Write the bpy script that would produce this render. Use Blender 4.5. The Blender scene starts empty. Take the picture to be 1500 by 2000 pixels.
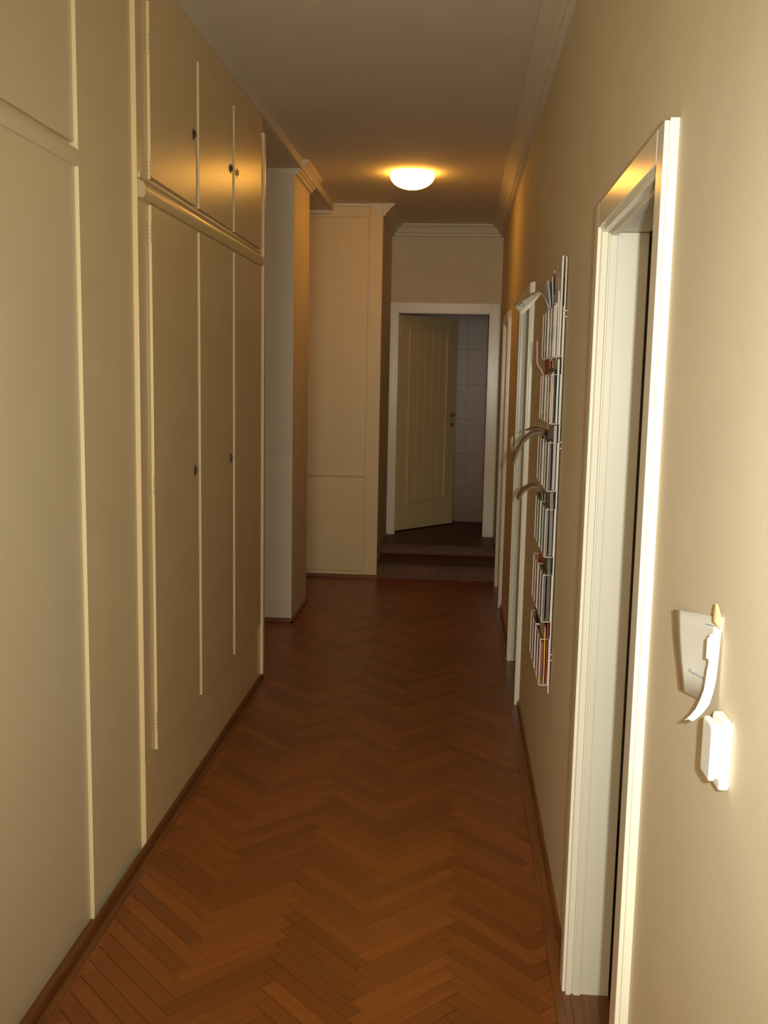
import bpy, bmesh, math, random
from mathutils import Vector, Matrix

random.seed(7)
scene = bpy.context.scene
C = scene.collection

# ------------------------------------------------------------------ camera
CAM_H = 1.643
FOC = 1912.46                      # focal length in pixels of the 1500 x 2000 frame
cam_d = bpy.data.cameras.new('camera')
cam = bpy.data.objects.new('camera', cam_d)
C.objects.link(cam)
R = Matrix(((0.99687029, -0.07321993, -0.02980715),
            (0.07656278, 0.98811241, 0.13331166),
            (0.01969174, -0.13517655, 0.99062583)))   # columns: right, forward, up
mw = Matrix.Identity(4)
for i in range(3):
    mw[i][0] = R[i][0]
    mw[i][1] = R[i][2]
    mw[i][2] = -R[i][1]
mw[2][3] = CAM_H
cam.matrix_world = mw
cam_d.sensor_fit = 'HORIZONTAL'
cam_d.sensor_width = 36.0
cam_d.lens = FOC * 36.0 / 1500.0
cam_d.clip_start = 0.02
scene.camera = cam

# ------------------------------------------------------------------ world, flash, daylight, exposure
world = bpy.data.worlds.new('world')
scene.world = world
world.use_nodes = True
world.node_tree.nodes['Background'].inputs[0].default_value = (0.75, 0.85, 1.0, 1)
world.node_tree.nodes['Background'].inputs[1].default_value = 0.8

flash_d = bpy.data.lights.new('camera_flash', 'SPOT')      # the camera's own flash, beside the lens
flash_d.energy = 182
flash_d.spot_size = math.radians(92)      # the beam of a compact flash, weaker towards its rim
flash_d.spot_blend = 1.0
flash_d.color = (0.90, 0.96, 0.90)
flash_d.shadow_soft_size = 0.012
flash = bpy.data.objects.new('camera_flash', flash_d)
flash.location = (0.085, 0.03, 1.672)
flash.rotation_euler = mw.to_euler()
C.objects.link(flash)

day_d = bpy.data.lights.new('window_daylight', 'AREA')      # daylight entering by the window in the rear wall
day_d.shape = 'RECTANGLE'
day_d.size = 1.0
day_d.size_y = 1.5
day_d.energy = 57
day_d.color = (1.0, 0.94, 0.72)
day = bpy.data.objects.new('window_daylight', day_d)
day.location = (-0.35, -2.45, 1.75)
day.rotation_euler = (math.radians(90), 0, 0)
C.objects.link(day)

scene.view_settings.view_transform = 'Standard'
scene.view_settings.look = 'None'
scene.view_settings.exposure = 0.0
scene.view_settings.gamma = 1.0
scene.view_settings.use_curve_mapping = False
scene.cycles.use_denoising = True
scene.cycles.max_bounces = 10
scene.cycles.diffuse_bounces = 6
scene.cycles.glossy_bounces = 4
scene.cycles.sample_clamp_indirect = 6.0
scene.cycles.caustics_reflective = False
scene.cycles.caustics_refractive = False

# ------------------------------------------------------------------ helpers
def lin(c):
    return tuple(((v / 255) / 12.92 if v / 255 <= 0.04045 else ((v / 255 + 0.055) / 1.055) ** 2.4) for v in c)


def new_mat(name):
    m = bpy.data.materials.new(name)
    m.use_nodes = True
    nt = m.node_tree
    return m, nt, nt.nodes['Principled BSDF']


def paint(name, rgb, rough=0.5, var=0.05, scale=6.0, bump=0.0, bscale=120.0, spec=0.5, stains=None):
    """painted / plain surface: a colour with slight procedural mottling and fine relief"""
    m, nt, b = new_mat(name)
    N, L = nt.nodes.new, nt.links.new
    c = lin(rgb)
    tc = N('ShaderNodeTexCoord')
    nz = N('ShaderNodeTexNoise')
    nz.inputs['Scale'].default_value = scale
    nz.inputs['Detail'].default_value = 4
    L(tc.outputs['Object'], nz.inputs['Vector'])
    rp = N('ShaderNodeValToRGB')
    rp.color_ramp.elements[0].position = 0.3
    rp.color_ramp.elements[1].position = 0.7
    rp.color_ramp.elements[0].color = (*[v * (1 - var) for v in c], 1)
    rp.color_ramp.elements[1].color = (*[min(1, v * (1 + var)) for v in c], 1)
    L(nz.outputs['Fac'], rp.inputs['Fac'])
    col = rp.outputs['Color']
    for (px, py, pz, rx, ry, rz, amt) in (stains or []):
        mp = N('ShaderNodeMapping')
        mp.inputs['Location'].default_value = (-px / rx, -py / ry, -pz / rz)
        mp.inputs['Scale'].default_value = (1 / rx, 1 / ry, 1 / rz)
        L(tc.outputs['Object'], mp.inputs['Vector'])
        gr = N('ShaderNodeTexGradient')
        gr.gradient_type = 'SPHERICAL'
        L(mp.outputs['Vector'], gr.inputs['Vector'])
        mul = N('ShaderNodeMath')
        mul.operation = 'MULTIPLY'
        mul.inputs[1].default_value = abs(amt)
        L(gr.outputs['Fac'], mul.inputs[0])
        mx = N('ShaderNodeMix')
        mx.data_type = 'RGBA'
        L(mul.outputs[0], mx.inputs['Factor'])
        L(col, mx.inputs['A'])
        mx.inputs['B'].default_value = (0.85, 0.75, 0.6, 1) if amt > 0 else (0.12, 0.08, 0.05, 1)
        col = mx.outputs['Result']
    L(col, b.inputs['Base Color'])
    b.inputs['Roughness'].default_value = rough
    b.inputs['Specular IOR Level'].default_value = spec
    if bump > 0:
        n2 = N('ShaderNodeTexNoise')
        n2.inputs['Scale'].default_value = bscale
        n2.inputs['Detail'].default_value = 3
        L(tc.outputs['Object'], n2.inputs['Vector'])
        bp = N('ShaderNodeBump')
        bp.inputs['Strength'].default_value = bump
        bp.inputs['Distance'].default_value = 0.002
        L(n2.outputs['Fac'], bp.inputs['Height'])
        L(bp.outputs['Normal'], b.inputs['Normal'])
    return m


def brushed(name, rgb, rough=0.3, bump=0.25):
    """gloss paint put on with a brush: streaks along the height"""
    m, nt, b = new_mat(name)
    N, L = nt.nodes.new, nt.links.new
    tc = N('ShaderNodeTexCoord')
    mp = N('ShaderNodeMapping')
    mp.inputs['Scale'].default_value = (60, 60, 1.2)
    L(tc.outputs['Object'], mp.inputs['Vector'])
    nz = N('ShaderNodeTexNoise')
    nz.inputs['Scale'].default_value = 1.0
    nz.inputs['Detail'].default_value = 3
    L(mp.outputs['Vector'], nz.inputs['Vector'])
    bp = N('ShaderNodeBump')
    bp.inputs['Strength'].default_value = bump
    bp.inputs['Distance'].default_value = 0.001
    L(nz.outputs['Fac'], bp.inputs['Height'])
    L(bp.outputs['Normal'], b.inputs['Normal'])
    n2 = N('ShaderNodeTexNoise')
    n2.inputs['Scale'].default_value = 3.0
    L(tc.outputs['Object'], n2.inputs['Vector'])
    rp = N('ShaderNodeValToRGB')
    c = lin(rgb)
    rp.color_ramp.elements[0].color = (*[v * 0.95 for v in c], 1)
    rp.color_ramp.elements[1].color = (*[min(1, v * 1.04) for v in c], 1)
    L(n2.outputs['Fac'], rp.inputs['Fac'])
    L(rp.outputs['Color'], b.inputs['Base Color'])
    b.inputs['Roughness'].default_value = rough
    return m


def wood(name, dark, light, rough=0.35, along='UV', per_island=False, vary=0.2, axis=0):
    """oak with grain along the first texture axis; every piece has its own tone"""
    m, nt, b = new_mat(name)
    N, L = nt.nodes.new, nt.links.new
    tc = N('ShaderNodeTexCoord')
    if per_island:
        rnd = N('ShaderNodeNewGeometry').outputs['Random Per Island']
    else:
        rnd = N('ShaderNodeObjectInfo').outputs['Random']
    off = N('ShaderNodeVectorMath')
    off.operation = 'SCALE'
    off.inputs[0].default_value = (37.0, 53.0, 91.0)
    L(rnd, off.inputs['Scale'])
    add = N('ShaderNodeVectorMath')
    add.operation = 'ADD'
    L(tc.outputs[along], add.inputs[0])
    L(off.outputs[0], add.inputs[1])
    mp = N('ShaderNodeMapping')
    mp.inputs['Scale'].default_value = (3.0, 90.0, 90.0) if axis == 0 else (90.0, 3.0, 90.0)
    L(add.outputs[0], mp.inputs['Vector'])
    nz = N('ShaderNodeTexNoise')
    nz.inputs['Scale'].default_value = 1.0
    nz.inputs['Detail'].default_value = 5
    nz.inputs['Roughness'].default_value = 0.6
    L(mp.outputs['Vector'], nz.inputs['Vector'])
    rp = N('ShaderNodeValToRGB')
    rp.color_ramp.elements[0].position = 0.25
    rp.color_ramp.elements[1].position = 0.75
    rp.color_ramp.elements[0].color = (*lin(dark), 1)
    rp.color_ramp.elements[1].color = (*lin(light), 1)
    L(nz.outputs['Fac'], rp.inputs['Fac'])
    mr = N('ShaderNodeMapRange')
    mr.inputs['To Min'].default_value = 1 - vary
    mr.inputs['To Max'].default_value = 1 + vary
    L(rnd, mr.inputs['Value'])
    hs = N('ShaderNodeHueSaturation')
    L(mr.outputs[0], hs.inputs['Value'])
    L(rp.outputs['Color'], hs.inputs['Color'])
    L(hs.outputs['Color'], b.inputs['Base Color'])
    b.inputs['Roughness'].default_value = rough
    bp = N('ShaderNodeBump')
    bp.inputs['Strength'].default_value = 0.12
    bp.inputs['Distance'].default_value = 0.001
    L(nz.outputs['Fac'], bp.inputs['Height'])
    L(bp.outputs['Normal'], b.inputs['Normal'])
    return m


def printed(name, base, second, third=None, scale=9.0):
    """printed paper: patches of two or three ink colours"""
    m, nt, b = new_mat(name)
    N, L = nt.nodes.new, nt.links.new
    tc = N('ShaderNodeTexCoord')
    mp = N('ShaderNodeMapping')
    mp.inputs['Scale'].default_value = (scale, scale, scale * 1.6)
    L(tc.outputs['Object'], mp.inputs['Vector'])
    vo = N('ShaderNodeTexVoronoi')
    vo.inputs['Scale'].default_value = 1.0
    L(mp.outputs['Vector'], vo.inputs['Vector'])
    sep = N('ShaderNodeSeparateColor')
    L(vo.outputs['Color'], sep.inputs['Color'])
    rp = N('ShaderNodeValToRGB')
    rp.color_ramp.interpolation = 'CONSTANT'
    rp.color_ramp.elements[0].color = (*lin(base), 1)
    rp.color_ramp.elements[1].position = 0.5
    rp.color_ramp.elements[1].color = (*lin(second), 1)
    if third:
        e = rp.color_ramp.elements.new(0.78)
        e.color = (*lin(third), 1)
    L(sep.outputs[0], rp.inputs['Fac'])
    L(rp.outputs['Color'], b.inputs['Base Color'])
    b.inputs['Roughness'].default_value = 0.4
    return m


def metal(name, rgb, rough=0.3):
    m, nt, b = new_mat(name)
    N, L = nt.nodes.new, nt.links.new
    b.inputs['Metallic'].default_value = 0.35
    b.inputs['Base Color'].default_value = (*lin(rgb), 1)
    nz = N('ShaderNodeTexNoise')
    nz.inputs['Scale'].default_value = 80
    mr = N('ShaderNodeMapRange')
    mr.inputs['To Min'].default_value = rough * 0.8
    mr.inputs['To Max'].default_value = rough * 1.2
    L(nz.outputs['Fac'], mr.inputs['Value'])
    L(mr.outputs[0], b.inputs['Roughness'])
    return m


def root_loc(o):
    v = Vector((0, 0, 0))
    while o:
        v = v + o.location
        o = o.parent
    return v


def box(bm, x0, x1, y0, y1, z0, z1):
    vs = [bm.verts.new((x, y, z)) for z in (z0, z1) for y in (y0, y1) for x in (x0, x1)]
    for q in ((0, 2, 3, 1), (4, 5, 7, 6), (0, 1, 5, 4), (2, 6, 7, 3), (0, 4, 6, 2), (1, 3, 7, 5)):
        bm.faces.new([vs[i] for i in q])
    return vs


def tube(bm, pts, r, n=6, closed=False):
    pts = [Vector(p) for p in pts]
    k = len(pts)
    rings = []
    for i, p in enumerate(pts):
        if closed:
            d = (pts[(i + 1) % k] - pts[i - 1])
        else:
            d = pts[min(i + 1, k - 1)] - pts[max(i - 1, 0)]
        d.normalize()
        a = d.orthogonal().normalized() if abs(d.y) < 0.9 else Vector((1, 0, 0))
        if abs(d.y) < 0.9:
            a = Vector((0, 1, 0)) - d * d.y
            a.normalize()
        bb = d.cross(a)
        rings.append([bm.verts.new(p + a * (r * math.cos(2 * math.pi * j / n)) + bb * (r * math.sin(2 * math.pi * j / n))) for j in range(n)])
    for i in range(k if closed else k - 1):
        r0, r1 = rings[i], rings[(i + 1) % k]
        for j in range(n):
            bm.faces.new((r0[j], r0[(j + 1) % n], r1[(j + 1) % n], r1[j]))
    if not closed:
        bm.faces.new(rings[0][::-1])
        bm.faces.new(rings[-1])


def prism(bm, poly, axis, a0, a1):
    """poly of 2-D points swept along axis 'x', 'y' or 'z' from a0 to a1"""
    def P(p, t):
        return {'y': (p[0], t, p[1]), 'x': (t, p[0], p[1]), 'z': (p[0], p[1], t)}[axis]
    v0 = [bm.verts.new(P(p, a0)) for p in poly]
    v1 = [bm.verts.new(P(p, a1)) for p in poly]
    n = len(poly)
    for i in range(n):
        bm.faces.new((v0[i], v0[(i + 1) % n], v1[(i + 1) % n], v1[i]))
    bm.faces.new(v0[::-1])
    bm.faces.new(v1)


def lathe(bm, prof, cx, cy, n=40):
    rings = []
    for (r, z) in prof:
        if r < 1e-5:
            rings.append([bm.verts.new((cx, cy, z))])
        else:
            rings.append([bm.verts.new((cx + r * math.cos(2 * math.pi * j / n), cy + r * math.sin(2 * math.pi * j / n), z)) for j in range(n)])
    for a, b in zip(rings, rings[1:]):
        for j in range(n):
            if len(a) == 1 and len(b) > 1:
                bm.faces.new((a[0], b[j], b[(j + 1) % n]))
            elif len(b) == 1 and len(a) > 1:
                bm.faces.new((a[j], a[(j + 1) % n], b[0]))
            elif len(a) > 1:
                bm.faces.new((a[j], a[(j + 1) % n], b[(j + 1) % n], b[j]))


def obj(name, bm, m, parent=None, bevel=0.0, smooth=False):
    bmesh.ops.recalc_face_normals(bm, faces=bm.faces[:])
    if parent is not None:
        off = root_loc(parent)
        for v in bm.verts:
            v.co -= off
    me = bpy.data.meshes.new(name)
    bm.to_mesh(me)
    bm.free()
    me.materials.append(m)
    if smooth:
        me.polygons.foreach_set('use_smooth', [True] * len(me.polygons))
    o = bpy.data.objects.new(name, me)
    C.objects.link(o)
    if parent is not None:
        o.parent = parent
    if bevel > 0:
        md = o.modifiers.new('bevel', 'BEVEL')
        md.width = bevel
        md.segments = 2
        md.limit_method = 'ANGLE'
    return o


def boxobj(name, b, m, parent=None, bevel=0.0):
    bm = bmesh.new()
    for q in (b if isinstance(b[0], (tuple, list)) else [b]):
        box(bm, *q)
    return obj(name, bm, m, parent, bevel)


def struct(o):
    o['kind'] = 'structure'
    return o


def empty(name, loc=(0, 0, 0)):
    o = bpy.data.objects.new(name, None)
    o.location = loc
    o.empty_display_size = 0.1
    C.objects.link(o)
    return o


def tag(o, label, cat, group=None):
    o['label'] = label
    o['category'] = cat
    if group:
        o['group'] = group
    return o


# ------------------------------------------------------------------ materials
M_WALL = paint('wall_paint', (218, 204, 178), rough=0.75, var=0.03, scale=4, bump=0.12, bscale=260, spec=0.2)
M_PIER = paint('pier_paint', (222, 203, 160), rough=0.6, var=0.03, scale=4, bump=0.1, bscale=200, spec=0.3,
               stains=[(-1.06, 2.80, 1.66, .03, .03, .022, .5), (-1.06, 2.78, 1.40, .03, .012, .07, .35), (-1.06, 2.77, 1.28, .03, .010, .07, .3),
                       (-1.06, 3.05, 1.40, .03, .014, .06, .25), (-1.06, 2.99, 1.30, .03, .010, .05, .25)])
M_CEIL = paint('ceiling_paint', (222, 213, 194), rough=0.85, var=0.03, scale=5, bump=0.15, bscale=200, spec=0.2)
M_CAB = brushed('cabinet_gloss_paint', (224, 200, 152), rough=0.30, bump=0.18)
M_CABN = brushed('cream_gloss_paint', (224, 202, 154), rough=0.42, bump=0.10)
M_CABL = brushed('near_wardrobe_paint', (224, 207, 170), rough=0.42, bump=0.10)
M_TRIM = brushed('white_gloss_trim', (236, 229, 210), rough=0.2, bump=0.12)
M_TRIMW = brushed('white_jamb_paint', (224, 216, 196), rough=0.4, bump=0.08)
M_DARK = paint('joint_dark', (22, 13, 8), rough=0.8, var=0.1, scale=20)
M_LOCK = paint('lock_dark_metal', (52, 34, 20), rough=0.45, var=0.1, scale=30)
M_BRASS = metal('brass', (196, 156, 74), 0.25)
M_WOOD = wood('oak_parquet', (120, 65, 24), (144, 81, 31), rough=0.36)
M_WOODI = wood('oak_parquet_far', (120, 65, 24), (144, 81, 31), rough=0.36, per_island=True)
M_SKIRT = wood('oak_skirting', (98, 56, 26), (140, 86, 42), rough=0.38, along='Object', vary=0.1, axis=1)
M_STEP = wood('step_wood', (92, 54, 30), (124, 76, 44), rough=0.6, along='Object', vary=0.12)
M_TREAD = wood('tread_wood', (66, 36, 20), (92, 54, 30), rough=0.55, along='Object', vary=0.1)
M_TILE = paint('bathroom_tile', (138, 90, 56), rough=0.35, var=0.10, scale=7, bump=0.05, bscale=40)
M_GROUT = paint('grout', (170, 132, 98), rough=0.8, var=0.05, scale=30)
M_WHITE = paint('white_plastic', (240, 238, 232), rough=0.35, var=0.01, scale=10)
M_PAPER = paint('note_paper', (240, 238, 230), rough=0.7, var=0.015, scale=14, bump=0.05, bscale=300, spec=0.2)
M_TAN = paint('tan_paper', (196, 168, 122), rough=0.7, var=0.03, scale=20, spec=0.2)
M_INK = paint('pencil_ink', (120, 122, 130), rough=0.8, var=0.1, scale=200)
M_WIRE = paint('white_coated_wire', (236, 226, 218), rough=0.3, var=0.02, scale=30)

# ------------------------------------------------------------------ dimensions
XR = 0.350          # right wall
XL = -1.040         # frame face of the built-in wardrobe on the left
ZC = 3.005          # ceiling
ZB = 2.950          # underside of the drop over the left side
YE = 9.0            # end wall
ZL = 0.21           # landing level at the end
YB = -2.6           # rear wall

# ------------------------------------------------------------------ shell
struct(boxobj('ceiling', (-1.85, 0.62, YB - .1, YE + .12, ZC, ZC + .12), M_CEIL))
struct(boxobj('ceiling_drop', (-1.75, XL + .006, YB, 7.93, ZB, ZC), M_CEIL))
# right wall with its three doorways
DOORS = [(1.795, 2.48, 2.005), (4.945, 5.66, 2.045), (7.105, 7.78, 2.06)]
JB = 0.022          # jamb board thickness
segs = []
y = YB
for (a, b, h) in DOORS:
    segs.append((XR, XR + .10, y, a - JB, 0, ZC))
    segs.append((XR, XR + .10, a - JB, b + JB, h + JB, ZC))
    y = b + JB
segs.append((XR, XR + .10, y, YE + .12, 0, ZC))
struct(boxobj('wall_right', segs, M_WALL))
# left: solid wall behind the wardrobes, pier between them, partition stub, alcoves
struct(boxobj('wall_left', [(-1.85, -1.75, YB - .1, YE + .1, -.06, ZC)], M_WALL))
struct(boxobj('wall_pier', (-1.75, XL - .016, 2.705, 3.149, 0, ZB), M_PIER))
struct(boxobj('wall_partition', (-1.75, -1.085, 6.376, 7.02, 0, ZC - .001), M_WALL))
struct(boxobj('wall_passage', (-1.75, -.641, 7.99, YE + .1, 0, ZC - .001), M_WALL))
# end wall around its doorway
EX0, EX1, EZ = -.57, .252, 2.235
struct(boxobj('wall_end', [(-1.85, EX0 - .02, YE, YE + .12, 0, ZC), (EX1 + .02, 1.1, YE, YE + .12, 0, ZC),
                          (EX0 - .02, EX1 + .02, YE, YE + .12, EZ + .02, ZC)], M_WALL))
# rear wall behind the photographer, with the window that lets the daylight in
struct(boxobj('wall_rear', [(-1.75, -.85, YB - .1, YB, 0, ZC), (.15, XR + .1, YB - .1, YB, 0, ZC),
                           (-.85, .15, YB - .1, YB, 0, 1.0), (-.85, .15, YB - .1, YB, 2.5, ZC)], M_WALL))
wn = struct(empty('window_1', (-.35, YB - .05, 1.0)))
boxobj('window_frame', [(-.85, -.80, YB - .08, YB - .03, 1.0, 2.5), (.10, .15, YB - .08, YB - .03, 1.0, 2.5),
                        (-.80, .10, YB - .08, YB - .03, 1.0, 1.05), (-.80, .10, YB - .08, YB - .03, 2.45, 2.5),
                        (-.37, -.33, YB - .08, YB - .03, 1.05, 2.45)], M_TRIM, wn)
# rooms behind the right-hand doors (seen only as a dark slit)
struct(boxobj('wall_side_room', [(1.7, 1.8, .6, 8.7, 0, 2.7), (XR + .10, 1.7, .5, .6, 0, 2.7), (XR + .10, 1.7, 8.6, 8.7, 0, 2.7),
                                (XR + .10, 1.7, 3.6, 3.7, 0, 2.7), (XR + .10, 1.7, 6.3, 6.4, 0, 2.7)], M_WALL))
struct(boxobj('ceiling_side_room', (XR + .10, 1.8, .5, 8.7, 2.7, 2.8), M_CEIL))
struct(boxobj('floor_side_room', (XR, 1.8, .5, 8.7, -.05, -.0005), M_SKIRT))

# ------------------------------------------------------------------ parquet floor
fl = struct(boxobj('floor', (-1.75, XR + .002, YB, 7.97, -.06, -.006), M_DARK))
W = 0.0505
LB = 7 * W
S2 = math.sqrt(2)
X0, Y0 = -.7066, 2.6845 - .0707 * 40
GAP = 0.0009
BX0, BX1 = -1.002, .302       # inner edges of the border strips


def clip(poly, ax, lim, keep_less):
    out = []
    for i in range(len(poly)):
        p, q = poly[i], poly[(i + 1) % len(poly)]
        ip = (p[ax] <= lim) if keep_less else (p[ax] >= lim)
        iq = (q[ax] <= lim) if keep_less else (q[ax] >= lim)
        if ip:
            out.append(p)
        if ip != iq:
            t = (lim - p[ax]) / (q[ax] - p[ax])
            out.append((p[0] + t * (q[0] - p[0]), p[1] + t * (q[1] - p[1])))
    return out


def area(poly):
    return abs(sum(p[0] * q[1] - q[0] * p[1] for p, q in zip(poly, poly[1:] + poly[:1]))) / 2


ZONES = [(BX0, BX1, YB, 7.948), (-1.74, BX0 - .0005, 5.155, 6.36), (-1.084, BX0 - .0005, 6.3605, 7.0395), (-1.74, BX0 - .0005, 7.04, 7.90)]
pieces = []
for i in range(-40, 190):
    for k in range(-6, 7):
        u0, v0 = i + 7 * k, i - 7 * k
        for typ, (a0, a1, b0, b1) in (('H', (0, 7, 0, 1)), ('V', (7, 8, -6, 1))):
            q = [(u0 + a0, v0 + b0), (u0 + a1, v0 + b0), (u0 + a1, v0 + b1), (u0 + a0, v0 + b1)]
            g = GAP / W
            cu, cv = u0 + (a0 + a1) / 2, v0 + (b0 + b1) / 2
            q = [(u + (g if u < cu else -g), v + (g if v < cv else -g)) for u, v in q]
            poly = [((u - v) * W / S2 + X0, (u + v) * W / S2 + Y0) for u, v in q]
            cx, cy = (cu - cv) * W / S2 + X0, (cu + cv) * W / S2 + Y0
            if not (-1.95 < cx < .5 and YB - .2 < cy < 8.15):
                continue
            for zi, (zx0, zx1, zy0, zy1) in enumerate(ZONES):
                p = poly
                for ax, lim, kl in ((0, zx0, False), (0, zx1, True), (1, zy0, False), (1, zy1, True)):
                    p = clip(p, ax, lim, kl)
                    if len(p) < 3:
                        break
                if len(p) >= 3 and area(p) > 2e-5:
                    full = len(p) == 4 and abs(area(p) - area(poly)) < 1e-7
                    pieces.append((cx, cy, typ, p, full, zi))


def plank_geo(bm, p, cx, cy, typ, uvl, z=0.0, local=True):
    ang = math.pi / 4 if typ == 'H' else 3 * math.pi / 4
    ca, sa = math.cos(-ang), math.sin(-ang)
    ch = .0011
    n = len(p)
    mx, my = sum(q[0] for q in p) / n, sum(q[1] for q in p) / n

    def mk(q, s, zz):
        d = Vector((mx - q[0], my - q[1]))
        if d.length > 1e-9:
            d = d.normalized() * s
        X, Y = q[0] + d.x - cx, q[1] + d.y - cy
        lx, ly = X * ca - Y * sa, X * sa + Y * ca
        v = bm.verts.new((lx, ly, zz) if local else (X + cx, Y + cy, zz))
        return v, (lx, ly)
    bot = [mk(q, 0, z - .006) for q in p]
    mid = [mk(q, 0, z - .0006) for q in p]
    top = [mk(q, ch, z) for q in p]
    fs = []
    for a, b in ((bot, mid), (mid, top)):
        for i in range(n):
            fs.append([a[i], a[(i + 1) % n], b[(i + 1) % n], b[i]])
    fs.append(top)
    for f in fs:
        try:
            F = bm.faces.new([w[0] for w in f])
        except ValueError:
            continue
        for lp, w in zip(F.loops, f):
            lp[uvl].uv = w[1]
    return ang


def in_view(cx, cy):
    v = R.transposed() @ (Vector((cx, cy, 0)) - Vector((0, 0, CAM_H)))
    if v.y < .1:
        return False
    px, py = 750 + FOC * v.x / v.y, 1000 - FOC * v.z / v.y
    return -20 < px < 1520 and 0 < py < 2040


pieces.sort(key=lambda t: t[1])
single, rest = [], []
for pc in pieces:
    (single if (len(single) < 300 and pc[5] == 0 and in_view(pc[0], pc[1]) and area(pc[3]) > 8e-4) else rest).append(pc)
shared = {}
for cx, cy, typ, p, full, zi in single:
    ang = math.pi / 4 if typ == 'H' else 3 * math.pi / 4
    key = typ if full else None
    me = shared.get(key) if key else None
    if me is None:
        bm = bmesh.new()
        uvl = bm.loops.layers.uv.new('UVMap')
        plank_geo(bm, p, cx, cy, typ, uvl)
        bmesh.ops.recalc_face_normals(bm, faces=bm.faces[:])
        me = bpy.data.meshes.new('parquet_block')
        bm.to_mesh(me)
        bm.free()
        me.materials.append(M_WOOD)
        if key:
            shared[key] = me
    o = bpy.data.objects.new('parquet_block', me)
    C.objects.link(o)
    o.parent = fl
    o.location = (cx, cy, random.uniform(-.0004, .0002))
    o.rotation_euler = (random.uniform(-.0012, .0012), random.uniform(-.0012, .0012), ang)
bm = bmesh.new()
uvl = bm.loops.layers.uv.new('UVMap')
for cx, cy, typ, p, full, zi in rest:
    plank_geo(bm, p, cx, cy, typ, uvl, z=random.uniform(-.0004, .0002), local=False)
o = obj('distant_parquet', bm, M_WOODI, fl)
o['kind'] = 'stuff'
# border strips along both walls
for (a, b) in ((1.3, 2.74), (2.74, 4.3), (4.3, 6.0), (6.0, 7.945)):
    bm = bmesh.new()
    box(bm, BX1 + .0008, XR - .0005, a + .0006, b - .0006, -.006, -.0002)
    obj('border_strip', bm, M_SKIRT, fl)
for (a, b) in ((1.3, 2.9), (2.9, 4.4), (4.4, 5.154)):
    bm = bmesh.new()
    box(bm, -1.075, BX0 - .0008, a + .0006, b - .0006, -.006, -.0002)
    obj('border_strip', bm, M_SKIRT, fl)

# ------------------------------------------------------------------ skirtings (baseboards)
def skirt_y(name, xw, y0, y1, side, h=.030, t=.014):
    """quarter-round wooden strip along y; side = +1 when the room lies towards +x"""
    poly = [(xw, .0), (xw + side * t, .0), (xw + side * t, h * .45), (xw + side * t * .7, h * .8), (xw + side * t * .25, h), (xw, h)]
    bm = bmesh.new()
    prism(bm, poly, 'y', y0, y1)
    return struct(obj(name, bm, M_SKIRT))


def skirt_x(name, yw, x0, x1, h=.030, t=.014):
    poly = [(yw, .0), (yw - t, .0), (yw - t, h * .45), (yw - t * .7, h * .8), (yw - t * .25, h), (yw, h)]
    bm = bmesh.new()
    prism(bm, poly, 'x', x0, x1)
    return struct(obj(name, bm, M_SKIRT))


CAS = 0.075
for i, (a, b) in enumerate(((YB, DOORS[0][0] - CAS), (DOORS[0][1] + CAS, DOORS[1][0] - CAS), (DOORS[1][1] + CAS, DOORS[2][0] - CAS))):
    skirt_y('baseboard_right' + ('' if i == 0 else '_%d' % (i + 1)), XR, a, b, -1, h=.028, t=.012)
skirt_y('baseboard_left', XL + .002, YB, 5.140, 1, h=.030, t=.012)
skirt_x('baseboard_partition', 6.376, -1.74, -1.072)
skirt_y('baseboard_partition_side', -1.085, 6.362, 7.02, 1)
skirt_x('baseboard_cupboard', 7.93, -1.74, -.64)

# ------------------------------------------------------------------ cornices
def cornice_profile(side):
    # (distance from wall, drop below ceiling): cyma with two fillets
    return [(0, 0), (.098, 0), (.098, -.014), (.086, -.020), (.072, -.030), (.056, -.046), (.044, -.064), (.036, -.074), (.024, -.078), (.024, -.098), (0, -.102)]


def cornice_y(name, xw, side, y0, y1, s=1.0):
    bm = bmesh.new()
    prism(bm, [(xw + side * d * s, ZC + z * s) for d, z in cornice_profile(side)], 'y', y0, y1)
    return struct(obj(name, bm, M_CEIL))


cornice_y('trim_1', XR, -1, YB, YE)
bm = bmesh.new()
prism(bm, [(YE - d, ZC + z) for d, z in cornice_profile(1)], 'x', -.641, XR)
struct(obj('trim_2', bm, M_CEIL))
cornice_y('trim_3', -1.085, 1, 6.376, 7.02, .92)
cornice_y('trim_4', -.641, 1, 7.915, YE, .95)
bm = bmesh.new()
prism(bm, [(-.742, ZC - .001), (-.643, ZC - .001), (-.643, ZC - .097), (-.688, ZC - .097), (-.698, ZC - .060), (-.726, ZC - .030)], 'y', 7.912, 7.929)
struct(obj('trim_5', bm, M_CEIL))


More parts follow.
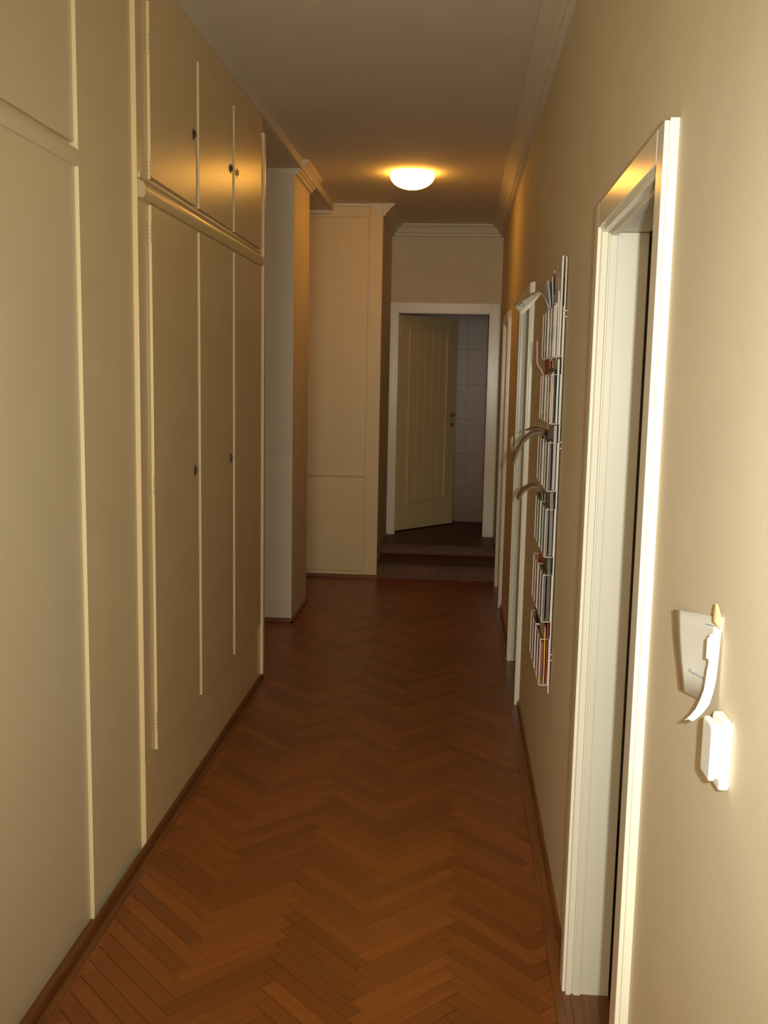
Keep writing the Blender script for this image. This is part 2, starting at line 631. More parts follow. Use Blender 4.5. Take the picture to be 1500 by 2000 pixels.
# ------------------------------------------------------------------ doorways in the right wall
def doorway(n, a, b, h, far_foot=0.0):
    d = struct(empty('door_%d' % n, (XR, (a + b) / 2, 0)))
    t1, t2 = .016, .0245                      # two layers of the casing
    x = XR
    zt = h + CAS
    for (y0, y1, s) in ((a - CAS, a, 1), (b, b + CAS, -1)):
        bm = bmesh.new()
        box(bm, x - t1, x, y0, y1, 0, zt)
        i0, i1 = (y0 + .0, y1 - .012) if s == 1 else (y0 + .012, y1 - .0)
        box(bm, x - t2, x - t1, i0 + .003, i1 - .003, 0, zt - .004)
        obj('casing_side', bm, M_TRIM, d, bevel=.002)
    bm = bmesh.new()
    box(bm, x - t1, x, a, b, h, zt)
    box(bm, x - t2, x - t1, a - .012, b + .012, h + .012, zt - .004)
    obj('casing_head', bm, M_TRIM, d, bevel=.002)
    # jamb lining with a stop
    xe = x + .098
    boxobj('jamb', [(x + .0005, xe, a - JB, a - .001, 0, h), (x + .004, x + .03, a - .001, a + .008, 0, h)], M_TRIMW, d, bevel=.0015)
    boxobj('jamb', [(x + .0005, xe, b + .001, b + JB, 0, h), (x + .004, x + .022, b - .006, b + .001, 0, h)], M_TRIMW, d, bevel=.0015)
    boxobj('jamb_head', [(x + .0005, xe, a - JB, b + JB, h + .001, h + JB), (x + .004, x + .022, a, b, h - .008, h + .001)], M_TRIMW, d, bevel=.0015)
    boxobj('threshold', (x - .004, xe, a, b, .0005, .006), M_SKIRT, d, bevel=.001)
    return d


for i, (a, b, h) in enumerate(DOORS):
    doorway(i + 1, a, b, h)

# ------------------------------------------------------------------ steps and landing at the end
st = struct(boxobj('floor_landing', [(-.655, XR, 7.965, YE, -.06, .103), (-.655, XR, 8.461, YE, .103, ZL - .02),
                                    (-1.85, 1.1, YE, 10.1, -.06, ZL - .02)], M_DARK))
yy = -.654
k = 0
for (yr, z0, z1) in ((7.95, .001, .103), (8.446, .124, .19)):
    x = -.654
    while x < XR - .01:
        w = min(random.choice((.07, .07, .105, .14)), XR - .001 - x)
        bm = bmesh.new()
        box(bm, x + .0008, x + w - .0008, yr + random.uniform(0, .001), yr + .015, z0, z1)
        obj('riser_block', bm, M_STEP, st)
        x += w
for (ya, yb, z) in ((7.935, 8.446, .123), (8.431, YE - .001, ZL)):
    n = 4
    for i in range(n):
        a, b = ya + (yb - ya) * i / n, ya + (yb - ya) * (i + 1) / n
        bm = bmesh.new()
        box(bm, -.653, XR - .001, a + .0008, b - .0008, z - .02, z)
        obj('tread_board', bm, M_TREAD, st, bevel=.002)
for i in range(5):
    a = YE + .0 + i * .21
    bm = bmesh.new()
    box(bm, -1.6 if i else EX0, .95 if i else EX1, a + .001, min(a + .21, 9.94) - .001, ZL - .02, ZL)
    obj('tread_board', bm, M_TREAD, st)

# ------------------------------------------------------------------ end doorway with its open leaf
d4 = struct(empty('door_4', (-.16, YE, ZL)))
oc0, oc1, zt = -.668, .345, 2.325
boxobj('casing_side', [(oc0, EX0, YE - .016, YE, ZL, zt), (oc0 + .006, EX0 - .012, YE - .024, YE - .016, ZL, zt - .006)], M_TRIM, d4, bevel=.002)
boxobj('casing_side', [(EX1, oc1, YE - .016, YE, ZL, zt), (EX1 + .012, oc1 - .006, YE - .024, YE - .016, ZL, zt - .006)], M_TRIM, d4, bevel=.002)
boxobj('casing_head', [(EX0, EX1, YE - .016, YE, EZ, zt), (EX0 - .012, EX1 + .012, YE - .024, YE - .016, EZ + .012, zt - .006)], M_TRIM, d4, bevel=.002)
boxobj('jamb', (EX0 - .02, EX0 + .004, YE + .0005, YE + .12, ZL, EZ), M_TRIM, d4, bevel=.001)
boxobj('jamb', (EX1 - .004, EX1 + .02, YE + .0005, YE + .12, ZL, EZ), M_TRIM, d4, bevel=.001)
boxobj('jamb_head', (EX0 + .004, EX1 - .004, YE + .0005, YE + .12, EZ - .004, EZ + .02), M_TRIM, d4, bevel=.001)

HX, HY, ANG, LW = -.560, 9.115, math.radians(50), .815
ux, uy = math.cos(ANG), math.sin(ANG)
nx, ny = uy, -ux                      # towards the corridor


def leafbox(bm, s0, s1, n0, n1, z0, z1):
    vs = []
    for z in (z0, z1):
        for nn in (n0, n1):
            for s in (s0, s1):
                vs.append(bm.verts.new((HX + ux * s + nx * nn, HY + uy * s + ny * nn, z)))
    for q in ((0, 2, 3, 1), (4, 5, 7, 6), (0, 1, 5, 4), (2, 6, 7, 3), (0, 4, 6, 2), (1, 3, 7, 5)):
        bm.faces.new([vs[i] for i in q])


Z0, Z1 = ZL + .012, EZ - .008
bm = bmesh.new()
leafbox(bm, 0, LW, -.034, -.010, Z0, Z1)                 # core
leafbox(bm, 0, .13, -.010, 0, Z0, Z1)
leafbox(bm, LW - .13, LW, -.010, 0, Z0, Z1)
leafbox(bm, .13, LW - .13, -.010, 0, Z0, Z0 + .26)
leafbox(bm, .13, LW - .13, -.010, 0, Z1 - .11, Z1)
leaf = obj('leaf', bm, M_CABN, d4, bevel=.0025)
# panel: moulded border and upright boards
bm = bmesh.new()
for (s0, s1, z0, z1) in ((.13, .15, Z0 + .26, Z1 - .11), (LW - .15, LW - .13, Z0 + .26, Z1 - .11),
                         (.15, LW - .15, Z0 + .26, Z0 + .28), (.15, LW - .15, Z1 - .13, Z1 - .11)):
    leafbox(bm, s0, s1, -.010, .011, z0, z1)
obj('panel_moulding', bm, M_CABN, leaf, bevel=.003)
nb = 5
for i in range(nb):
    s0 = .152 + (LW - .304) * i / nb
    s1 = .152 + (LW - .304) * (i + 1) / nb
    bm = bmesh.new()
    leafbox(bm, s0 + .004, s1 - .004, -.010, -.004, Z0 + .285, Z1 - .135)
    obj('panel_board', bm, M_CABN, leaf, bevel=.002)


def lp(s, n_, z):
    return (HX + ux * s + nx * n_, HY + uy * s + ny * n_, z)


bm = bmesh.new()
hz = 1.30
tube(bm, [lp(LW - .055, .0, hz), lp(LW - .055, .045, hz), lp(LW - .06, .052, hz), lp(LW - .165, .052, hz + .004)], .008, 8)
obj('handle', bm, M_BRASS, leaf, smooth=True)
bm = bmesh.new()
tube(bm, [lp(LW - .055, .0, hz), lp(LW - .055, .008, hz)], .026, 18)
obj('handle_rose', bm, M_BRASS, leaf)
bm = bmesh.new()
tube(bm, [lp(LW - .055, .0, hz - .095), lp(LW - .055, .009, hz - .095)], .024, 18)
obj('lock_rose', bm, M_BRASS, leaf)

# bathroom beyond: tiled walls
BY = 9.96
struct(boxobj('wall_bathroom', [(-1.7, 1.0, BY, BY + .1, 0, 2.8), (-1.8, -1.7, YE + .1, BY + .1, 0, 2.8), (1.0, 1.1, YE + .1, BY + .1, 0, 2.8)], M_GROUT))
struct(boxobj('ceiling_bathroom', (-1.8, 1.1, YE + .1, BY + .1, 2.7, 2.8), M_CEIL))
wb = bpy.data.objects['wall_bathroom']
tw, th = .25, .347
bm = bmesh.new()
box(bm, .0015, tw - .0015, 0, .006, .0015, th - .0015)
bmesh.ops.recalc_face_normals(bm, faces=bm.faces[:])
tm = bpy.data.meshes.new('tile')
bm.to_mesh(tm)
bm.free()
tm.materials.append(M_TILE)
for i in range(-2, 3):
    for j in range(7):
        o = bpy.data.objects.new('tile', tm)
        C.objects.link(o)
        o.parent = wb
        o.location = (.075 + i * tw, BY - .006 + random.uniform(0, .0006), ZL + .0 + j * th)

# ------------------------------------------------------------------ built-in wardrobes on the left
def rail_profile(x, z0, z1, p):
    m = (z0 + z1) / 2
    h = (z1 - z0) / 2
    pts = [(x, z0)]
    for t in range(0, 9):
        a = -math.pi / 2 + math.pi * t / 8
        pts.append((x + p * (.55 + .45 * math.cos(a)), m + h * math.sin(a)))
    pts.append((x, z1))
    return pts


RX0, RX1, PL = 2.197, 2.258, .322
# nearest wardrobe: plain panels, only its far end is in the picture
XN = XL - .027
nw = tag(empty('built_in_wardrobe', (XN - .35, 1.0, 0)),
         'nearest built-in cream wardrobe, plain panels cut off by the left edge', 'wardrobe')
boxobj('carcass', (-1.74, XN - .012, -2.5, 2.704, .0, ZB - .001), M_CABL, nw)
boxobj('upper_panel', (XN - .012, XN, -2.5, 2.703, RX1 + .005, ZB - .002), M_CABL, nw)
boxobj('lower_panel', (XN - .012, XN, -2.5, 2.703, PL + .0015, RX0 + .01), M_CABL, nw)
boxobj('plinth_board', (XN - .012, XN - .0005, -2.5, 2.703, .001, PL - .0015), M_CABL, nw)
bm = bmesh.new()
prism(bm, rail_profile(XN - .001, RX0 + .003, RX1 - .012, .0155), 'y', -2.5, 2.721)
obj('rail', bm, M_CABL, nw, smooth=False)

fw = tag(empty('built_in_wardrobe', (XL - .35, 4.1, 0)),
         'built-in cream wardrobe of three tall doors below three short doors', 'wardrobe')
YA, YZ = 3.150, 5.150
boxobj('carcass', (-1.74, XL, YA, YZ - .005, .0, ZB - .001), M_CAB, fw, bevel=.002)
boxobj('end_post', (XL, XL + .017, 5.110, YZ, .03, 2.865), M_CAB, fw, bevel=.002)
boxobj('plinth_board', (XL, XL + .0008, YA + .001, 5.108, .001, PL - .012), M_CAB, fw)
bm = bmesh.new()
prism(bm, rail_profile(XL, RX0 + .004, RX1 - .004, .0158), 'y', YA + .002, 5.120)
for v in bm.verts:
    if v.co.y < YA + .01:
        v.co.y += (v.co.x - XL) * 2.2
obj('rail', bm, M_CAB, fw)
bm = bmesh.new()
prism(bm, rail_profile(XL, RX1 + .004, RX1 + .018, .006), 'y', YA + .012, 5.110)
obj('rail_bead', bm, M_CAB, fw)
DT = .0115
ny0 = [3.256, 3.862, 4.465]
ny1 = [3.815, 4.420, 5.060]


def lock(parent, y, z, m):
    bm = bmesh.new()
    xx = XL + DT
    pts = [(y + .011 * math.cos(t) * (1.0 if abs(math.sin(t)) < .6 else .8), z + .021 * math.sin(t)) for t in [2 * math.pi * q / 16 for q in range(16)]]
    prism(bm, pts, 'x', xx - .0005, xx + .003)
    box(bm, xx + .003, xx + .010, y - .0035, y + .0035, z - .010, z + .012)
    return obj('keyhole_plate', bm, m, parent, bevel=.001)


def hinge(parent, y, z):
    bm = bmesh.new()
    for q in range(5):
        z0 = z - .034 + q * .0136
        tube(bm, [(XL + .006, y - .003, z0), (XL + .006, y - .003, z0 + .0125)], .0052, 10)
    return obj('hinge', bm, M_CAB, parent)


for i in range(3):
    lo = boxobj('lower_door', (XL + .0008, XL + DT, ny0[i], ny1[i], PL + .002, RX0 - .004), M_CAB, fw, bevel=.0015)
    up = boxobj('upper_door', (XL + .0008, XL + DT, ny0[i], ny1[i], RX1 + .024, 2.826), M_CAB, fw, bevel=.0015)
    if i < 2:
        lock(lo, ny1[i] - .045, 1.27, M_LOCK)
        lock(up, ny1[i] - .035, 2.54, M_LOCK)
    else:
        lock(up, ny0[i] + .045, 2.545, M_BRASS)
    if i == 0:
        for z in (2.105, 1.268, .428):
            hinge(lo, ny0[i], z)
        for z in (2.307, 2.70):
            hinge(up, ny0[i], z)

# ------------------------------------------------------------------ cupboard that faces the corridor beside the steps
cf = tag(empty('built_in_cupboard', (-1.2, 7.95, 0)), 'tall cream built-in cupboard facing the corridor left of the steps', 'cupboard')
YF = 7.93
boxobj('carcass', (-1.74, -.640, YF + .012, 7.988, 0, ZC - .002), M_CABN, cf)
boxobj('pier_board', (-.742, -.640, YF, YF + .012, .028, ZC - .002), M_CABN, cf, bevel=.001)
boxobj('top_board', (-1.74, -.744, YF, YF + .012, 2.90, ZC - .002), M_CABN, cf, bevel=.001)
boxobj('upper_door', (-1.74, -.752, YF - .004, YF + .012, .848, 2.893), M_CABN, cf, bevel=.002)
boxobj('lower_door', (-1.74, -.752, YF - .004, YF + .012, .062, .840), M_CABN, cf, bevel=.002)
boxobj('plinth_board', (-1.74, -.744, YF, YF + .012, .028, .058), M_CABN, cf, bevel=.001)
bm = bmesh.new()
box(bm, -1.74, -.752, YF - .012, YF - .004, .846, .858)
obj('door_bead', bm, M_CABN, cf, bevel=.003)
bm = bmesh.new()
box(bm, -1.74, -1.05, YF - .030, YF - .0005, ZB - .030, ZB - .001)
obj('soffit_bead', bm, M_CEIL, cf, bevel=.004)
bm = bmesh.new()
box(bm, -1.045, -.735, YF - .018, YF - .0005, ZC - .026, ZC - .001)
obj('crown_bead', bm, M_CEIL, cf, bevel=.004)

# ------------------------------------------------------------------ ceiling lamp
lx, ly = -.357, 6.77
lamp = tag(empty('ceiling_lamp', (lx, ly, ZC - .002)), 'lit round glass bowl lamp fixed to the corridor ceiling', 'lamp')
bm = bmesh.new()
lathe(bm, [(0, ZC - .001), (.115, ZC - .001), (.115, ZC - .012), (0, ZC - .012)], lx, ly)
obj('base_plate', bm, M_WHITE, lamp)
M_GLOW, nt, b = new_mat('lit_opal_glass')
b.inputs['Base Color'].default_value = (.95, .9, .8, 1)
b.inputs['Roughness'].default_value = .2
N, L = nt.nodes.new, nt.links.new
nz = N('ShaderNodeTexNoise')
nz.inputs['Scale'].default_value = 4
rp = N('ShaderNodeValToRGB')
rp.color_ramp.elements[0].color = (1.0, .45, .062, 1)
rp.color_ramp.elements[1].color = (1.0, .47, .070, 1)
L(nz.outputs['Fac'], rp.inputs['Fac'])
L(rp.outputs['Color'], b.inputs['Emission Color'])
b.inputs['Emission Strength'].default_value = 17.0
bm = bmesh.new()
prof = [(.145, ZC - .016), (.149, ZC - .020)]
for t in range(1, 11):
    a = math.pi / 2 * t / 10
    prof.append((.149 * math.cos(a) if t < 10 else 0, ZC - .020 - .088 * math.sin(a)))
lathe(bm, prof, lx, ly, 48)
obj('glass_bowl', bm, M_GLOW, lamp, smooth=True)

# ------------------------------------------------------------------ wire rack with brochures
RY0, RY1, RXB, RXF = 3.365, 3.795, .338, .308
tiers = [1.727, 1.501, 1.271, 1.042, .813, .585]
PH = .166
rack = tag(empty('brochure_rack', (RXB, (RY0 + RY1) / 2, .56)), 'white wire wall rack holding six tiers of brochures', 'rack')
wr = .0016
bm = bmesh.new()
for yv in (RY0 + .004, RY1 - .004):
    tube(bm, [(RXB + .004, yv, .555), (RXB + .004, yv, 2.055)], .0026, 8)
tube(bm, [(RXB + .004, (RY0 + RY1) / 2, .58), (RXB + .004, (RY0 + RY1) / 2, 1.98)], .0022, 8)
for z in (.57, 2.0):
    tube(bm, [(RXB + .004, RY0, z), (RXB + .004, RY1, z)], .0022, 8)
for z0 in tiers:
    for z in (z0 + .004, z0 + PH - .004):
        tube(bm, [(RXB + .002, RY0, z), (RXB + .002, RY1, z)], wr, 6)
obj('wire_frame', bm, M_WIRE, rack)
for z in (1.868, 1.43, .69):
    bm = bmesh.new()
    for dz in (-.010, .010):
        tube(bm, [(RXB + .004, RY0 + .004, z + dz), (RXB + .006, RY0 - .012, z + dz), (XR - .0005, RY0 - .016, z + dz)], .0022, 6)
    obj('wall_clip', bm, M_WIRE, rack)
cols = [(RY0, RY0 + .205), (RY0 + .222, RY1)]
for z0 in tiers:
    for (c0, c1) in cols:
        bm = bmesh.new()
        for yv in (c0, c1):
            tube(bm, [(RXB, yv, z0 + .003), (RXB, yv, z0 + PH), (RXF + .003, yv, z0 + PH), (RXF, yv, z0 + PH - .003), (RXF, yv, z0 + .003), (RXF + .003, yv, z0), (RXB - .003, yv, z0)], wr, 6, closed=True)
        for z in (z0 + .001, z0 + PH - .001):
            tube(bm, [(RXF, c0, z), (RXF, c1, z)], wr, 6)
        for q in (1,):
            yv = c0 + (c1 - c0) * q / 2
            tube(bm, [(RXB, yv, z0), (RXF, yv, z0), (RXF, yv, z0 + PH)], wr * .9, 6)
        tube(bm, [((RXB + RXF) / 2, c0, z0), ((RXB + RXF) / 2, c1, z0)], wr, 6)
        obj('wire_pocket', bm, M_WIRE, rack)


def sheet(prof, th, y0, y1, name, m, parent=None, skew=0.0):
    """a bent pack of paper: profile (x, z) swept along y, thickness th"""
    bm = bmesh.new()
    P = [Vector((a, b)) for a, b in prof]
    n = len(P)
    offs = []
    for i in range(n):
        d = (P[min(i + 1, n - 1)] - P[max(i - 1, 0)]).normalized()
        offs.append(Vector((-d.y, d.x)) * th / 2)
    grid = []
    for yv, dz in ((y0, 0), (y1, skew)):
        grid.append([bm.verts.new((p.x + o_.x, yv, p.y + o_.y + dz)) for p, o_ in zip(P, offs)])
        grid.append([bm.verts.new((p.x - o_.x, yv, p.y - o_.y + dz)) for p, o_ in zip(P, offs)])
    A, B, Cc, D = grid
    for i in range(n - 1):
        bm.faces.new((A[i], A[i + 1], B[i + 1], B[i]))
        bm.faces.new((Cc[i], D[i], D[i + 1], Cc[i + 1]))
        bm.faces.new((A[i], Cc[i], Cc[i + 1], A[i + 1]))
        bm.faces.new((B[i], B[i + 1], D[i + 1], D[i]))
    bm.faces.new((A[0], B[0], D[0], Cc[0]))
    bm.faces.new((A[-1], Cc[-1], D[-1], B[-1]))
    return obj(name, bm, m, parent)


def arc(x, z, h, lean, n=6):
    """upright profile leaning/bowing towards -x by lean at its top"""
    return [(x - lean * (t / n) ** 3, z + h * t / n) for t in range(n + 1)]


INK = {}


def ink(a, b, c=None, s=14.0):
    k = (a, b, c)
    if k not in INK:
        INK[k] = printed('print_%d' % len(INK), a, b, c, s)
    return INK[k]


PG = {}


def pages(rgb):
    if rgb not in PG:
        PG[rgb] = paint('page_edges_%d' % len(PG), rgb, rough=.6, var=.08, scale=60, spec=.3)
    return PG[rgb]


ORD = ['top', 'second', 'third', 'fourth', 'fifth', 'bottom']
# tier, column (0 near, 1 far), x centre, thickness, height, lean, block colour, cover print, label
BRO = [
    (0, 0, .331, .006, .330, .000, (226, 216, 200), ((228, 220, 208), (190, 190, 200)), 'tall pale cream folder, highest paper in the top tier near side'),
    (0, 0, .324, .006, .215, .002, (200, 192, 180), ((210, 200, 190), (170, 160, 160)), 'pale grey brochure in front of the tall cream folder'),
    (0, 0, .315, .007, .175, .000, (206, 198, 184), ((176, 166, 156), (120, 110, 116), (200, 190, 176)), 'whitish brochure at the front of the near top pocket'),
    (0, 1, .3310, .004, .300, .0, (150, 70, 40), ((176, 72, 40), (196, 150, 90), (120, 50, 40)), 'red and orange leaflet standing in the far top pocket'),
    (0, 1, .3248, .003, .285, .007, (206, 186, 190), ((204, 196, 204), (170, 190, 190)), 'pale pink leaflet standing just in front of the red and orange one'),
    (0, 1, .3196, .003, .270, .017, (188, 190, 214), ((186, 190, 220), (200, 200, 214)), 'pale blue leaflet leaning out at the top of the rack'),
    (0, 1, .313, .005, .135, .000, (166, 160, 160), ((140, 132, 134), (84, 72, 74), (176, 170, 170)), 'grey brochure at the front of the far top pocket'),
    (1, 0, .331, .006, .215, .000, (214, 220, 214), ((214, 220, 212), (180, 190, 190)), 'pale green-white brochure at the back of the near second-tier pocket'),
    (1, 0, .321, .004, .185, .004, (60, 48, 44), ((66, 52, 50), (90, 70, 60)), 'dark brown leaflet in the near second-tier pocket'),
    (1, 0, .3150, .006, .172, .000, (204, 176, 156), ((180, 150, 124), (130, 62, 44), (196, 180, 156)), 'salmon striped brochure at the front of the second tier'),
    (1, 1, .332, .004, .215, .001, (190, 140, 40), ((206, 160, 60), (184, 120, 40)), 'mustard yellow leaflet standing in the far second-tier pocket'),
    (1, 1, .326, .004, .220, .005, (180, 60, 34), ((186, 62, 34), (140, 60, 40)), 'rust red leaflet behind the mustard one in the second tier'),
    (1, 1, .3166, .007, .155, .000, (186, 184, 170), ((140, 140, 128), (84, 76, 62), (176, 174, 160)), 'grey-green magazine filling the far second-tier pocket'),
    (2, 0, .330, .010, .222, .000, (178, 170, 176), ((176, 168, 176), (150, 142, 150), (200, 196, 200)), 'lavender grey brochure in the near third-tier pocket'),
    (2, 0, .316, .006, .170, .002, (120, 104, 100), ((112, 96, 92), (74, 64, 66)), 'dull brown brochure at the front of the third tier near side'),
    (2, 1, .330, .006, .190, .000, (80, 88, 76), ((76, 86, 76), (60, 60, 56)), 'dark green magazine at the back of the far third-tier pocket'),
    (2, 1, .3128, .005, .150, .000, (186, 164, 146), ((156, 130, 108), (112, 78, 80), (92, 74, 50)), 'beige patterned brochure in the far third-tier pocket'),
    (3, 0, .329, .012, .221, .003, (132, 122, 112), ((128, 120, 110), (110, 104, 100)), 'thick grey magazine in the near fourth-tier pocket'),
    (3, 0, .315, .007, .168, .000, (140, 130, 124), ((112, 102, 98), (84, 78, 76)), 'slim grey brochure in front of the thick grey magazine'),
    (3, 1, .328, .007, .190, .002, (206, 190, 186), ((210, 190, 186), (176, 150, 150)), 'pinkish white brochure at the back of the far fourth-tier pocket'),
    (3, 1, .3134, .005, .176, .0, (74, 110, 76), ((70, 112, 72), (52, 84, 60), (96, 130, 90)), 'green magazine in the far fourth-tier pocket'),
    (4, 0, .329, .012, .221, .003, (104, 96, 84), ((100, 92, 80), (78, 72, 64)), 'dark olive grey magazine in the near fifth-tier pocket'),
    (4, 0, .315, .007, .168, .000, (118, 108, 98), ((116, 106, 96), (96, 84, 90)), 'taupe brochure in front of the dark olive magazine'),
    (4, 1, .330, .005, .205, .000, (190, 96, 50), ((196, 96, 44), (150, 60, 60)), 'orange and maroon leaflet standing in the far fifth-tier pocket'),
    (4, 1, .319, .010, .150, .002, (196, 130, 126), ((196, 126, 124), (160, 80, 84)), 'pink-red brochure sagging in the far fifth-tier pocket'),
    (5, 0, .333, .003, .215, .000, (180, 36, 34), ((186, 36, 34), (200, 80, 70)), 'bright red leaflet at the back of the near bottom pocket'),
    (5, 0, .325, .004, .205, .002, (206, 186, 90), ((214, 194, 80), (120, 130, 170), (206, 180, 60)), 'yellow and blue leaflet behind the front of the bottom tier'),
    (5, 0, .3152, .010, .150, .000, (140, 84, 60), ((110, 60, 44), (196, 110, 60), (120, 140, 170)), 'brown, orange and blue picture brochure in the lowest near pocket'),
    (5, 1, .329, .010, .221, .006, (76, 72, 62), ((74, 74, 60), (54, 54, 48)), 'dark grey-green magazine standing high in the far bottom pocket'),
    (5, 1, .314, .008, .150, .000, (130, 66, 46), ((120, 56, 40), (140, 110, 90)), 'dark red and brown brochure in the far bottom pocket'),
]
for (t, c, xc, th, h, lean, pc, cv, lab) in BRO:
    z0 = tiers[t] + .0025
    c0, c1 = cols[c]
    y0, y1 = c0 + .006 + random.uniform(0, .004), c1 - .008 - random.uniform(0, .01)
    o = sheet(arc(xc, z0, h, lean), th * .82, y0, y1, 'brochure', pages(pc))
    tag(o, lab, 'brochure', 'brochures in the wire rack')
    # printed cover on the side that faces the corridor
    sheet(arc(xc - th * .41 - .0005, z0, h - .001, lean), .0008, y0, y1, 'cover', ink(*cv), o)

# the ones that bend out over the pocket fronts
lp_up = [(.3170, 3.70, 1.76), (.3160, 3.70, 1.85), (.3112, 3.70, 1.910), (.297, 3.70, 1.953), (.2745, 3.70, 1.974), (.2450, 3.70, 1.9585), (.2120, 3.70, 1.9390), (.1870, 3.70, 1.9195)]
lp_lo = [(.3170, 3.62, 1.76), (.3160, 3.62, 1.85), (.3112, 3.62, 1.910), (.300, 3.62, 1.935), (.2825, 3.62, 1.9570), (.2615, 3.62, 1.9300), (.2405, 3.62, 1.9045), (.2180, 3.62, 1.8805)]
bm = bmesh.new()
va = [[bm.verts.new([a[k] + (b[k] - a[k]) * f / 3 for k in range(3)]) for f in range(4)] for a, b in zip(lp_up, lp_lo)]
for r0, r1 in zip(va, va[1:]):
    for q in range(3):
        bm.faces.new((r0[q], r0[q + 1], r1[q + 1], r1[q]))
o = obj('leaflet', bm, pages((222, 218, 208)), smooth=True)
md = o.modifiers.new('solid', 'SOLIDIFY')
md.thickness = .001
tag(o, 'white leaflet bent outwards far over the top tier', 'leaflet')
def on_leaf(t, f):
    i = min(int(t), 6)
    a = Vector(lp_up[i]).lerp(Vector(lp_up[i + 1]), t - i)
    b = Vector(lp_lo[i]).lerp(Vector(lp_lo[i + 1]), t - i)
    n = (Vector(lp_up[i + 1]) - Vector(lp_up[i])).cross(b - a).normalized()
    if n.y > 0:
        n = -n
    return a.lerp(b, f) + n * .0011


for (t0, t1, f0, f1) in ((6.05, 6.30, .25, .38), (6.42, 6.55, .22, .42), (6.05, 6.5, .55, .60)):
    bm = bmesh.new()
    bm.faces.new([bm.verts.new(on_leaf(t, f)) for t, f in ((t0, f0), (t1, f0), (t1, f1), (t0, f1))])
    obj('printed_mark', bm, pages((120, 100, 130)), o)
o = sheet([(.3215, 1.30), (.321, 1.41), (.3185, 1.440), (.308, 1.4535), (.292, 1.457), (.270, 1.450), (.245, 1.427), (.222, 1.388), (.207, 1.338)], .0060, 3.615, 3.74, 'magazine', pages((112, 92, 70)))
tag(o, 'brown magazine drooping in a long curve from the third tier', 'magazine')
sheet([(.3155, 1.4445), (.3065, 1.4585), (.292, 1.4615), (.2685, 1.4540), (.242, 1.4305), (.2185, 1.390), (.2035, 1.339)], .0012, 3.615, 3.74, 'cover', ink((120, 92, 84), (90, 84, 78), (130, 110, 80)), o)
o = sheet([(.3262, 1.31), (.3262, 1.432), (.3230, 1.460), (.312, 1.4695), (.296, 1.474), (.270, 1.472), (.250, 1.464)], .0022, 3.618, 3.70, 'leaflet', pages((84, 72, 44)))
tag(o, 'small dark leaflet bent out just above the drooping brown magazine', 'leaflet')
o = sheet([(.3225, 1.07), (.320, 1.19), (.313, 1.238), (.296, 1.258), (.270, 1.256), (.246, 1.234), (.231, 1.204)], .0050, 3.615, 3.73, 'magazine', pages((140, 110, 84)))
tag(o, 'brown and dark green magazine hanging out of the fourth tier', 'magazine')
sheet([(.3145, 1.228), (.309, 1.243), (.293, 1.2625), (.276, 1.261)], .0012, 3.615, 3.73, 'cover', ink((44, 60, 56), (34, 44, 44), (60, 90, 60)), o)
sheet([(.2755, 1.2608), (.243, 1.238), (.2268, 1.205)], .0012, 3.615, 3.73, 'cover', ink((130, 90, 70), (110, 84, 60)), o)
o = sheet([(.3105, 1.52), (.3105, 1.60), (.3104, 1.6685), (.300, 1.69), (.289, 1.703), (.2855, 1.72), (.2845, 1.75), (.283, 1.792)], .0045, 3.735, 3.760, 'leaflet', pages((214, 160, 166)))
tag(o, 'pink leaflet sticking out at the far end of the second tier', 'leaflet')

# ------------------------------------------------------------------ notes and switches on the right wall
note = tag(empty('paper_note', (XR, 1.38, 1.28)), 'white paper note with faint handwriting pinned flat near the doorway', 'note')


def grid_mesh(name, rows, m, parent=None, th=.0006):
    bm = bmesh.new()
    vs = [[bm.verts.new(p) for p in r] for r in rows]
    for a, b in zip(vs, vs[1:]):
        for i in range(len(a) - 1):
            bm.faces.new((a[i], a[i + 1], b[i + 1], b[i]))
    o = obj(name, bm, m, parent, smooth=True)
    md = o.modifiers.new('solid', 'SOLIDIFY')
    md.thickness = th
    md.offset = 0
    return o


lefts = [(1.501, 1.300), (1.492, 1.282), (1.484, 1.265), (1.468, 1.247), (1.449, 1.227), (1.424, 1.197)]
rights = [(1.266, 1.345), (1.268, 1.325), (1.272, 1.305), (1.280, 1.280), (1.290, 1.255), (1.318, 1.212)]
rows = []
for (l, r) in zip(lefts, rights):
    row = []
    for q in range(7):
        f = q / 6
        xo = .347 - .009 * (1 - f) ** 1.5
        row.append((xo, l[0] + (r[0] - l[0]) * f, l[1] + (r[1] - l[1]) * f))
    rows.append(row)
grid_mesh('sheet', rows, M_PAPER, note)
# faint pencil words: short wavy strokes
bm = bmesh.new()


def on_note(f, g):
    i = min(int(g * 5), 4)
    t = g * 5 - i
    l = [lefts[i][k] + (lefts[i + 1][k] - lefts[i][k]) * t for k in (0, 1)]
    r = [rights[i][k] + (rights[i + 1][k] - rights[i][k]) * t for k in (0, 1)]
    return (.347 - .009 * (1 - f) ** 1.5 - .0009, l[0] + (r[0] - l[0]) * f, l[1] + (r[1] - l[1]) * f)


for (f0, f1, g, amp) in ((.32, .40, .815, .03), (.42, .50, .82, .012), (.52, .58, .82, .014), (.60, .66, .822, .012), (.68, .76, .826, .012)):
    pts = [on_note(f0 + (f1 - f0) * q / 8, g - amp * (q % 2)) for q in range(9)]
    tube(bm, pts, .00045, 4)
tube(bm, [on_note(f / 20, .13) for f in range(14, 19)], .0004, 4)
obj('handwriting', bm, M_INK, note)['kind'] = 'stuff'

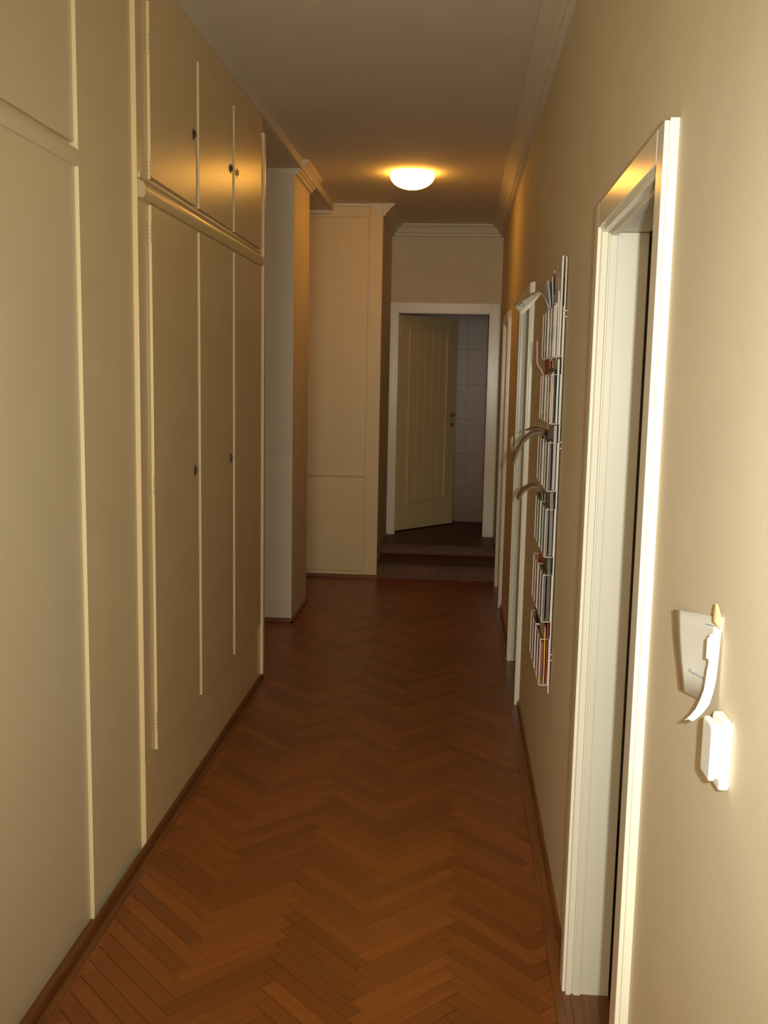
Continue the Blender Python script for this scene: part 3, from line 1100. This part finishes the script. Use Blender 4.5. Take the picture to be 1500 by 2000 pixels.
curl = tag(empty('curled_paper', (XR, 1.27, 1.26)), 'narrow white paper strip standing off the wall, its lower end curled', 'paper')
yk = 1.268
L1 = [(.3335, 1.321), (.3315, 1.312), (.3305, 1.303), (.3315, 1.296), (.3335, 1.291), (.3345, 1.285), (.333, 1.273), (.332, 1.260), (.331, 1.248), (.327, 1.234), (.322, 1.221), (.315, 1.211), (.309, 1.205)]
R1 = [(.3475, 1.327), (.3475, 1.319), (.347, 1.310), (.347, 1.302), (.3468, 1.295), (.3465, 1.287), (.346, 1.273), (.345, 1.259), (.343, 1.245), (.339, 1.228), (.332, 1.217), (.325, 1.209), (.319, 1.204)]
rows = []
for (l, r) in zip(L1, R1):
    rows.append([(l[0] + (r[0] - l[0]) * q / 3, yk + .004 * math.sin(math.pi * q / 3), l[1] + (r[1] - l[1]) * q / 3) for q in range(4)])
grid_mesh('strip', rows, M_PAPER, curl, .0005)
rows = [[(.3395, yk + .006, 1.362), (.3405, yk + .004, 1.362), (.342, yk + .002, 1.361)],
        [(.3385, yk + .008, 1.350), (.3425, yk + .004, 1.350), (.3455, yk, 1.350)],
        [(.3385, yk + .007, 1.338), (.3425, yk + .004, 1.336), (.3470, yk, 1.338)],
        [(.3440, yk + .003, 1.331), (.3455, yk + .002, 1.329), (.3475, yk, 1.327)]]
grid_mesh('folded_corner', rows, M_TAN, curl, .0005)
bm = bmesh.new()
box(bm, .3300, .3370, yk - .004, yk - .001, 1.290, 1.318)
obj('tape', bm, M_WHITE, curl, bevel=.001)

sw = tag(empty('light_switch', (XR, 1.235, 1.185)), 'thick white wall switch directly below the curled paper', 'switch')
bm = bmesh.new()
prism(bm, [(1.196, 1.140), (1.238, 1.140), (1.243, 1.147), (1.243, 1.223), (1.238, 1.230), (1.196, 1.230), (1.190, 1.223), (1.190, 1.147)][::-1], 'x', XR - .0135, XR - .0002)
obj('housing', bm, M_WHITE, sw, bevel=.003)
bm = bmesh.new()
prism(bm, [(1.200, 1.150), (1.236, 1.150), (1.240, 1.156), (1.240, 1.218), (1.236, 1.224), (1.200, 1.224), (1.195, 1.218), (1.195, 1.156)][::-1], 'x', XR - .0255, XR - .0165)
obj('rocker', bm, M_WHITE, sw, bevel=.003)
bm = bmesh.new()
box(bm, XR - .0170, XR - .0130, 1.202, 1.234, 1.154, 1.220)
obj('rocker_pivot', bm, M_WHITE, sw)

s2 = tag(empty('light_switch', (XR, 6.32, 1.245)), 'small pale wall switch between the two farther doorways', 'switch')
boxobj('plate', (XR - .010, XR - .0002, 6.27, 6.37, 1.20, 1.29), M_WHITE, s2, bevel=.003)
boxobj('rocker', (XR - .015, XR - .010, 6.285, 6.355, 1.215, 1.275), M_WHITE, s2, bevel=.002)
